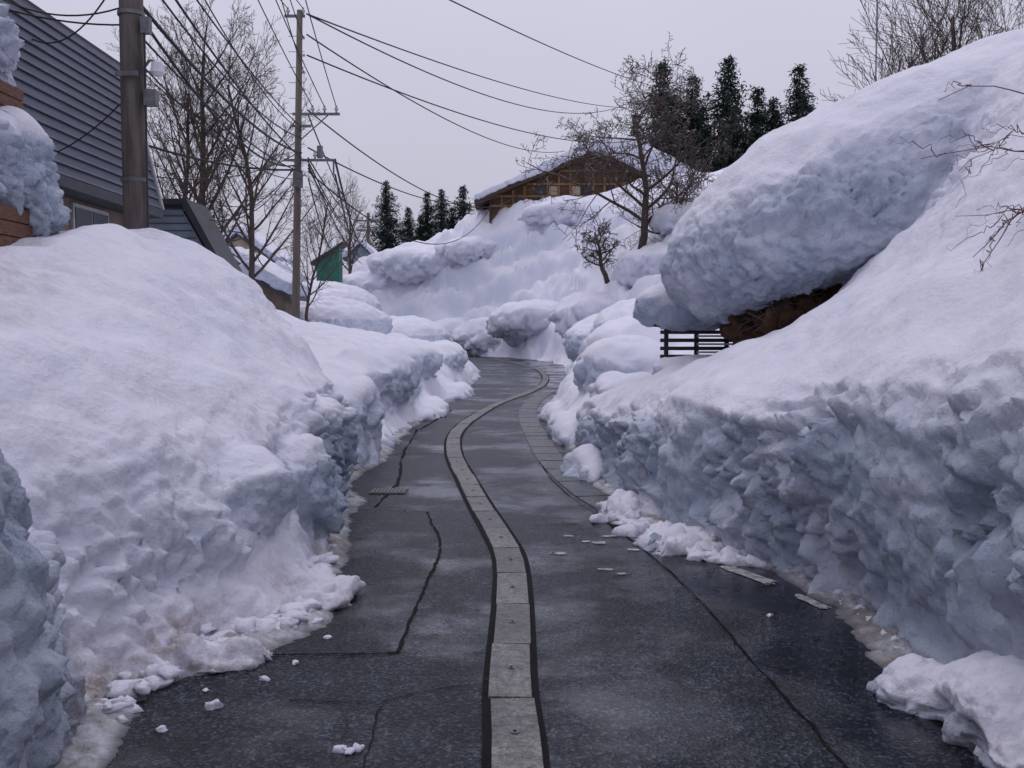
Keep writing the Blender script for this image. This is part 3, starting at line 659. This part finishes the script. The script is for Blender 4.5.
snow_mass('roof_snow',[ell((-5.9,9.4,3.55),(1.1,1.0,.6),.75),ell((-5.05,9.3,3.6),(.5,.7,.55),.85),ell((-4.92,10.05,3.6),(.34,.45,.5),.9),ell((-4.74,10.1,3.25),(.22,.4,.3)),
  ell((-6.3,9.4,4.85),(1.3,.9,.5),.75),ell((-5.25,9.5,4.85),(.42,.85,.48),.8),ell((-5.18,10.1,4.72),(.28,.38,.34))],.032,2,disp_soft(.8,.22,1.0),M_snow,parent=e)
walls=MB(); roof=MB()
walls.prism([(-7.6,0),(-5.85,0),(-5.85,3.1),(-6.6,4.15),(-7.6,4.15)],12.2,13.0,M_sidingw)
for z in np.arange(2.6,4.1,.14): walls.box((-7.5,12.17,z),(-5.9-(max(0,z-3.1))*.8,12.197,z+.012),M_roofd)
roof.prism([(-7.8,4.2),(-6.6,4.25),(-5.7,2.95),(-5.62,3.02),(-6.55,4.36),(-7.8,4.32)],12.0,13.1,M_roofd)
e=group('garden_shed',{'walls':walls,'roof':roof})
snow_mass('roof_snow',[ell((-7.1,12.6,4.42),(.6,.6,.2),.8),ell((-6.25,12.6,4.05),(.2,.5,.14),.8)],.04,3,disp_soft(.8,.08,.5),M_snow,parent=e)
def small_house(name,x0,x1,y0,y1,zb,ze,zr,mw,mr,shed=False,win=True,snow=.35):
    W=MB();R=MB();Wi=MB(); xm=(x0+x1)/2; o=.35
    if shed: poly=[(x0,zb),(x1,zb),(x1,zr),(x0,ze)]; rp=[(x0-o,ze-.08),(x1+o,zr+.08),(x1+o,zr+.28),(x0-o,ze+.12)]; k=0
    else: poly=[(x0,zb),(x1,zb),(x1,ze),(xm,zr),(x0,ze)]; k=(zr-ze)/(xm-x0)*o; rp=[(x0-o,ze-k+.02),(xm,zr+.02),(x1+o,ze-k+.02),(x1+o,ze-k+.2),(xm,zr+.22),(x0-o,ze-k+.2)]
    W.prism(poly,y0,y1,mw); R.prism(rp,y0-.4,y1+.4,mr)
    if win:
        nw=max(1,int((x1-x0)/1.6))
        for i in range(nw):
            a=x0+(x1-x0)*(i+.5)/nw; zz=ze-1.3
            Wi.box((a-.45,y0-.05,zz-.02),(a+.45,y0-.003,zz+.9),M_frame); Wi.box((a-.39,y0-.08,zz+.04),(a-.03,y0-.052,zz+.84),M_glass); Wi.box((a+.03,y0-.08,zz+.04),(a+.39,y0-.052,zz+.84),M_glass)
    e=group(name,{'walls':W,'roof':R,**({'windows':Wi} if win else {})})
    if snow:
        if shed: top=[(x0-o,ze+.1),(x1+o,zr+.26),(x1+o+.05,zr+.26+snow),(x0-o-.05,ze+.1+snow)]
        else: top=[(x0-o,ze-k+.18),(xm,zr+.2),(x1+o,ze-k+.18),(x1+o+.05,ze-k+.18+snow),(xm,zr+.2+snow*1.2),(x0-o-.05,ze-k+.18+snow)]
        q=MB(); q.prism(top,y0-.45,y1+.45,M_snow); snow_mass('roof_snow',[(q.v,q.f)],.09,5,disp_soft(1.2,.15,.6),M_snow2,parent=e)
    return e
small_house('green_house',-14.6,-12.9,75,76.5,0,6.9,8.3,M_green,M_roofd,shed=True,snow=.12,win=False)
small_house('village_house',-17.5,-13.6,56,62,0,4.6,5.8,M_sidingw,M_roofd,snow=.6)
small_house('village_house',-13.2,-10.2,45,48,0,3.5,4.2,M_sidingw,M_roofd,snow=.6)
small_house('village_house',-17.6,-14.8,70,72,0,5.0,5.8,M_siding,M_roofd,snow=.7)
small_house('village_house',-24,-18.5,78,84,0,7.2,9.3,M_plaster,M_roofd,snow=.6)
small_house('village_house',-16.4,-13.8,100,104,0,9.2,10.4,M_siding,M_roofd,snow=.5)
# farmhouse on the hill
W=MB();R=MB();T=MB();Wi=MB(); Y0=84;xl,xr,xm=-1.9,14.6,6.8; zb=8.5; ze=12.9; zr=16.4
W.prism([(xl,zb),(xr,zb),(xr,ze),(xm,zr),(xl,ze)],Y0,Y0+14,M_timber)
def ztop(x): return ze+(zr-ze)*(1-abs(x-xm)/(xr-xm if x>xm else xm-xl))
for i,x in enumerate(np.arange(xl+.1,xr,.95)):
    T.box((x-.09,Y0-.14,zb),(x+.09,Y0-.003,ztop(x)-.1),M_timberl if i%4 else M_timberd)
for z in (12.3,13.1,14.1,15.2):
    f=1-max(0,z-ze)/(zr-ze)
    T.box((xm-(xm-xl)*f+.1,Y0-.2,z-.09),(xm+(xr-xm)*f-.1,Y0-.145,z+.09),M_timberl)
for i in range(14):
    x=xl+.58+i*.95
    if ztop(x)>14.0 and i%3!=0: Wi.box((x-.34,Y0-.12,13.22),(x+.34,Y0-.02,13.95),M_plaster if i%2 else M_glass)
    if i%5==2: Wi.box((x-.34,Y0-.12,12.4),(x+.34,Y0-.02,12.98),M_glass)
kk=(zr-ze)/(xr-xm)
R.prism([(xl-1.2,ze-1.2*kk),(xm,zr),(xr+1.2,ze-1.2*kk),(xr+1.2,ze-1.2*kk+.28),(xm,zr+.3),(xl-1.2,ze-1.2*kk+.28)],Y0-1.2,Y0+15,M_timberd)
e=group('wooden_farmhouse',{'walls':W,'timbers':T,'roof':R,'windows':Wi})
q=MB(); q.prism([(xl-1.25,ze-1.2*kk+.25),(xm,zr+.28),(xr+1.2,ze-1.2*kk+.25),(xr+1.5,ze-1.2*kk+2.2),(xm+3,zr+1.5),(xm-.5,zr+1.1),(xl-1.3,ze-1.2*kk+.7)],Y0-1.3,Y0+15.1,M_snow)
snow_mass('roof_snow',[(q.v,q.f),ell((15.2,Y0-1,13.4),(2.6,2,1.3))],.16,4,disp_soft(2,.22,.7),M_snow2,parent=e,shade_k=.4)

F=MB()
for x in (2.3,2.75,3.2,3.65): F.box((x-.03,14.9,1.1),(x+.03,14.96,2.12),M_black)
for z in (1.58,1.70,1.82,1.94): F.box((2.2,14.84,z),(3.8,14.87,z+.055),M_black)
for z in (1.655,1.775,1.895): F.box((2.75,14.875,z),(3.3,14.89,z+.03),M_white)
F.box((2.1,14.8,2.05),(3.9,15.5,2.12),M_black)
g=group('wooden_fence',{'rails':F})
snow_mass('snow_cap',[ell((2.7,15.0,2.27),(.9,.55,.26),.8),ell((3.3,15.0,2.25),(.7,.5,.2),.8),ell((2.25,15.0,2.38),(.42,.45,.27))],.04,4,disp_soft(.7,.1,.6),M_snow2,parent=g)
def dearth(co,nr): return co+nr*(.35*billow(co,.5,3)+.28*billow(co,.2,4)+.12*billow(co,.09,5))[:,None]
snow_mass('earth_bank',[ell((3.85,12.9,2.2),(.9,.8,.42)),ell((3.3,13.0,2.02),(.45,.5,.26))],.03,1,dearth,M_earth)
mb=MB(); random.seed(2)
for k in range(60):
    x=random.uniform(2.95,4.4);z=2.05+(x-2.9)*.28+random.uniform(-.05,.25); y=random.uniform(12.1,12.5)
    mb.tube([(x,y+.5,z),(x+random.uniform(-.1,.1),y+.2,z-.03),(x+random.uniform(-.3,.2),y,z-random.uniform(0,.2))],[.02,.012,.004],M_bark,4)
mb.obj('exposed_roots')

# ------------------------------------------------------------ trees
def grow(mb,p,d,L,r,lev,maxlev,P,m):
    nseg=P.get('seg',5) if lev<maxlev-1 else 3
    pts=[p.copy()];rads=[r]; q=p.copy(); dd=d.copy()
    for i in range(nseg):
        dd=(dd+Vector([random.gauss(0,P['wob']) for _ in range(3)])+Vector((0,0,P['up']*(1 if lev else .3)))).normalized()
        q=q+dd*L/nseg; pts.append(q.copy()); rads.append(max(r*(1-(i+1)/nseg*(.7 if lev==0 else .8)),P['rmin']))
    mb.tube(pts,rads,m,8 if lev==0 else (5 if lev<2 else 3))
    if lev>=maxlev: return
    nc=P['nc'][lev]
    for k in range(nc):
        t=P['start'][min(lev,len(P['start'])-1)]; t=t+(1-t)*(k+random.random()*.8)/nc; t=min(t,.99)
        f=t*nseg; i=int(f); a=pts[i].lerp(pts[min(i+1,nseg)],f-i); rr=rads[i]+(rads[min(i+1,nseg)]-rads[i])*(f-i)
        ax=(pts[min(i+1,nseg)]-pts[i]).normalized(); o=ax.orthogonal().normalized()
        o=Matrix.Rotation(random.uniform(0,2*math.pi) if lev else (k*2.4+random.random()*.6),3,ax)@o
        an=math.radians(random.uniform(*P['ang'])); nd=(ax*math.cos(an)+o*math.sin(an)).normalized()
        grow(mb,a,nd,L*P['ratio'][lev]*(1-.45*t)*random.uniform(.75,1.2),max(rr*.55,P['rmin']),lev+1,maxlev,P,m)
def bare(name,base,h,seed,P,r,maxlev=4,m=None,d=(0,0,1)):
    random.seed(seed); mb=MB(); grow(mb,Vector(base),Vector(d).normalized(),h,r,0,maxlev,P,m or M_bark); return mb.obj(name,smooth=True)
PA=dict(wob=.06,up=.07,nc=[21,8,5,3],start=[.2,.15,.15],ang=(28,55),ratio=[.50,.5,.55,.6],rmin=.0065,seg=7)
bare('bare_tree',(-11.9,38,1.8),10.8,21,PA,.19)
bare('bare_tree',(-10.2,39,1.8),9.6,22,PA,.14)
bare('bare_tree',(-13.4,40,1.8),9.2,23,PA,.15)
bare('bare_tree',(-9.2,45,1.8),6.0,24,PA,.08,3)
PB=dict(wob=.13,up=.035,nc=[14,10,7,4],start=[.3,.2,.15],ang=(45,82),ratio=[1.0,.5,.5,.5],rmin=.016,seg=7)
bare('bare_tree',(7.8,61.5,5.0),9.8,43,PB,.29,4,M_barks,(-.17,0,1))
PD=dict(PB); PD['ratio']=[.6,.5,.5,.5]
bare('bare_tree',(5.9,62,4.9),3.4,36,PD,.17,3,M_barks,(-.15,0,1))
bare('bare_tree',(9.3,62.5,5.8),5.6,37,PB,.17,3,M_barks,(.35,0,1))
PC=dict(wob=.07,up=.05,nc=[17,9,6],start=[.1,.12,.15],ang=(20,48),ratio=[.64,.5,.5],rmin=.0085,seg=6)
for i,(x,y,h) in enumerate(((14.4,38,7.4),(15.6,39,8.6),(16.8,38,9.2),(18.0,40,9.6),(19.2,39,9.4))):
    bare('bare_tree',(x,y,4.6),h,50+i,PC,.11,3)
bare('bare_tree',(-14.5,90,6),8,71,PC,.15,3)
mb=MB(); mb.tube([(12.9,36,4),(12.9,36,15.5)],.025,M_metal,6); mb.tube([(12.6,36,14.4),(13.2,36,14.4)],.015,M_metal,5); mb.obj('antenna_mast')
mb=MB(); random.seed(77)
def arc(p,c,e,r):
    p,c,e=map(Vector,(p,c,e)); pts=[p*(1-t)**2+c*2*t*(1-t)+e*t*t for t in np.linspace(0,1,12)]
    pts=[q+Vector([random.gauss(0,.018) for _ in range(3)]) for q in pts]
    mb.tube(pts,[r*(1-.75*i/11) for i in range(12)],M_twig,4); return pts
for p,c,e,r in (((4.4,7.3,2.7),(4.0,7.1,3.9),(2.95,7,3.62),.011),((4.35,7.3,2.7),(3.9,7.1,3.5),(2.85,7.1,3.2),.010),((4.4,7.3,2.7),(3.7,6.8,3.2),(3.15,6.8,2.5),.010),
    ((4.3,7.2,2.6),(3.6,7,3.3),(3.25,7,2.35),.009),((4.4,7.3,2.6),(3.6,6.6,2.7),(3.3,6.7,2.05),.009),((4.4,7.2,2.7),(4.0,7,3.6),(3.3,6.9,3.25),.009),((4.35,7.2,2.6),(3.7,7,2.9),(3.1,7,2.8),.008),((4.3,7.2,2.6),(3.6,7,3.6),(3.1,7,3.1),.008)):
    q=arc(p,c,e,r)
    for k in range(5):
        a=q[random.randint(4,10)]; b=a+Vector((random.uniform(-.4,-.05),random.uniform(-.1,.1),random.uniform(-.35,.15)))
        arc(a,(a+b)/2+Vector((0,0,.06)),b,r*.45)
mb.obj('bare_shrub')

def cedar(seed,h=14,R=3.4):
    rs=np.random.RandomState(seed); vs=[];fs=[]
    mb=MB(); mb.tube([(0,0,0),(0,0,h*.5),(0,0,h)],[.25,.16,.03],M_bark,6)
    z=h*.12
    while z<h*.995:
        t=z/h; r=R*(1-t)**.72*rs.uniform(.7,1.15)+.12; nb=int(6+5*(1-t))
        a0=rs.uniform(0,6.28)
        for b in range(nb):
            if rs.rand()<.2: continue
            a=a0+b*6.283/nb+rs.normal(0,.25); L=r*rs.uniform(.6,1.2); n=max(2,int(L/.30))
            for i in range(n):
                s=(i+.8)/n; c=np.array([math.cos(a)*L*s,math.sin(a)*L*s,z-.30*L*s+.2*L*s*s+rs.normal(0,.06)])
                sz=.30+.10*(1-s)
                for q in range(8):
                    u=rs.normal(size=3); u[2]*=.5; v=rs.normal(size=3); v[2]=v[2]*.6-.35; o=c+rs.normal(0,sz*.55,3)
                    u=u/np.linalg.norm(u)*sz*.55; v=v/np.linalg.norm(v)*sz*rs.uniform(.7,1.4)
                    k=len(vs); vs+= [tuple(o-u*.6),tuple(o+u*.6),tuple(o+v)]; fs.append((k,k+1,k+2))
        z+=h*.028*(1.15-.4*t)
    mb.add(vs,fs,M_cedar); return mb.obj('cedar_tree')
ca=cedar(1,14,4.4); cb=cedar(2,14,4.0); cc=cedar(3,14,4.9)
pos=[(14.9,100,28.4,1.15),(18.0,101,27.4,1.0),(21.3,100,28.9,1.15),(25.2,104,26.9,.95),(28.6,101,28.4,1.05),(26.6,103,25.6,.85),(16.6,104,25.8,.95),(19.9,106,25.5,.95),(30.6,104,25.0,.9),(23.3,106,25.5,.9),(12.9,105,24.5,.85),
 (-16.2,130,21.2,.8),(-13.2,128,17.6,.6),(-10.9,130,19.8,.7),(-9.0,129,20.0,.7),(-6.3,130,20.6,.78),(-7.9,133,18.2,.6),(-4.9,131,17,.55),(-12,132,17,.55)]
first=[ca,cb,cc]
for i,(x,y,zt,s) in enumerate(pos):
    src=first[i%3]
    if i<3: o=src
    else: o=bpy.data.objects.new('cedar_tree',src.data); scene.collection.objects.link(o)
    o.scale=(s,s,s); o.location=(x,y,zt-14*s); o.rotation_euler=(0,0,i*1.3)

# ------------------------------------------------------------ world, light, camera
w_=bpy.data.worlds.new("World"); scene.world=w_; w_.use_nodes=True; nt=w_.node_tree; bg=nt.nodes['Background']
sky=N(nt,'ShaderNodeTexSky',sky_type='NISHITA'); sky.sun_disc=False; sky.sun_elevation=math.radians(62); sky.sun_rotation=math.radians(-20); sky.dust_density=3; sky.air_density=1
hs=N(nt,'ShaderNodeHueSaturation'); hs.inputs['Saturation'].default_value=.35; nt.links.new(sky.outputs[0],hs.inputs['Color'])
tc=N(nt,'ShaderNodeTexCoord'); cn=noise(nt,1.6,5,.5,tc.outputs['Generated'])
sx=N(nt,'ShaderNodeSeparateXYZ'); nt.links.new(tc.outputs['Generated'],sx.inputs[0])
grad=ramp(nt,sx.outputs[2],0.1,(5.3,5.25,6.45),1.0,(8.9,9.0,11.0))
cl=ramp(nt,cn.outputs[0],.3,g3(.94),.7,g3(1.04))
lay=mixc(nt,1.0,grad.outputs[0],cl.outputs[0],'MULTIPLY')
col=mixc(nt,.9,hs.outputs[0],lay); nt.links.new(col,bg.inputs['Color']); bg.inputs['Strength'].default_value=.1
sun=bpy.data.lights.new('sun','SUN'); sun.energy=.5; sun.angle=math.radians(25); sun.color=(1,.95,.95)
so=bpy.data.objects.new('sun',sun); scene.collection.objects.link(so)
el=math.radians(62); az=math.radians(-20)
dirv=Vector((math.sin(az)*math.cos(el),math.cos(az)*math.cos(el),math.sin(el)))
so.rotation_euler=dirv.to_track_quat('Z','Y').to_euler()
cam=bpy.data.cameras.new('camera'); co_=bpy.data.objects.new('camera',cam); scene.collection.objects.link(co_)
co_.location=(0,0,2.0); co_.rotation_euler=(math.radians(90-3.09),0,0); cam.sensor_width=36; cam.lens=1000/1024*36; cam.clip_end=3000
scene.camera=co_
scene.view_settings.view_transform='Standard'; scene.view_settings.look='None'; scene.view_settings.exposure=0
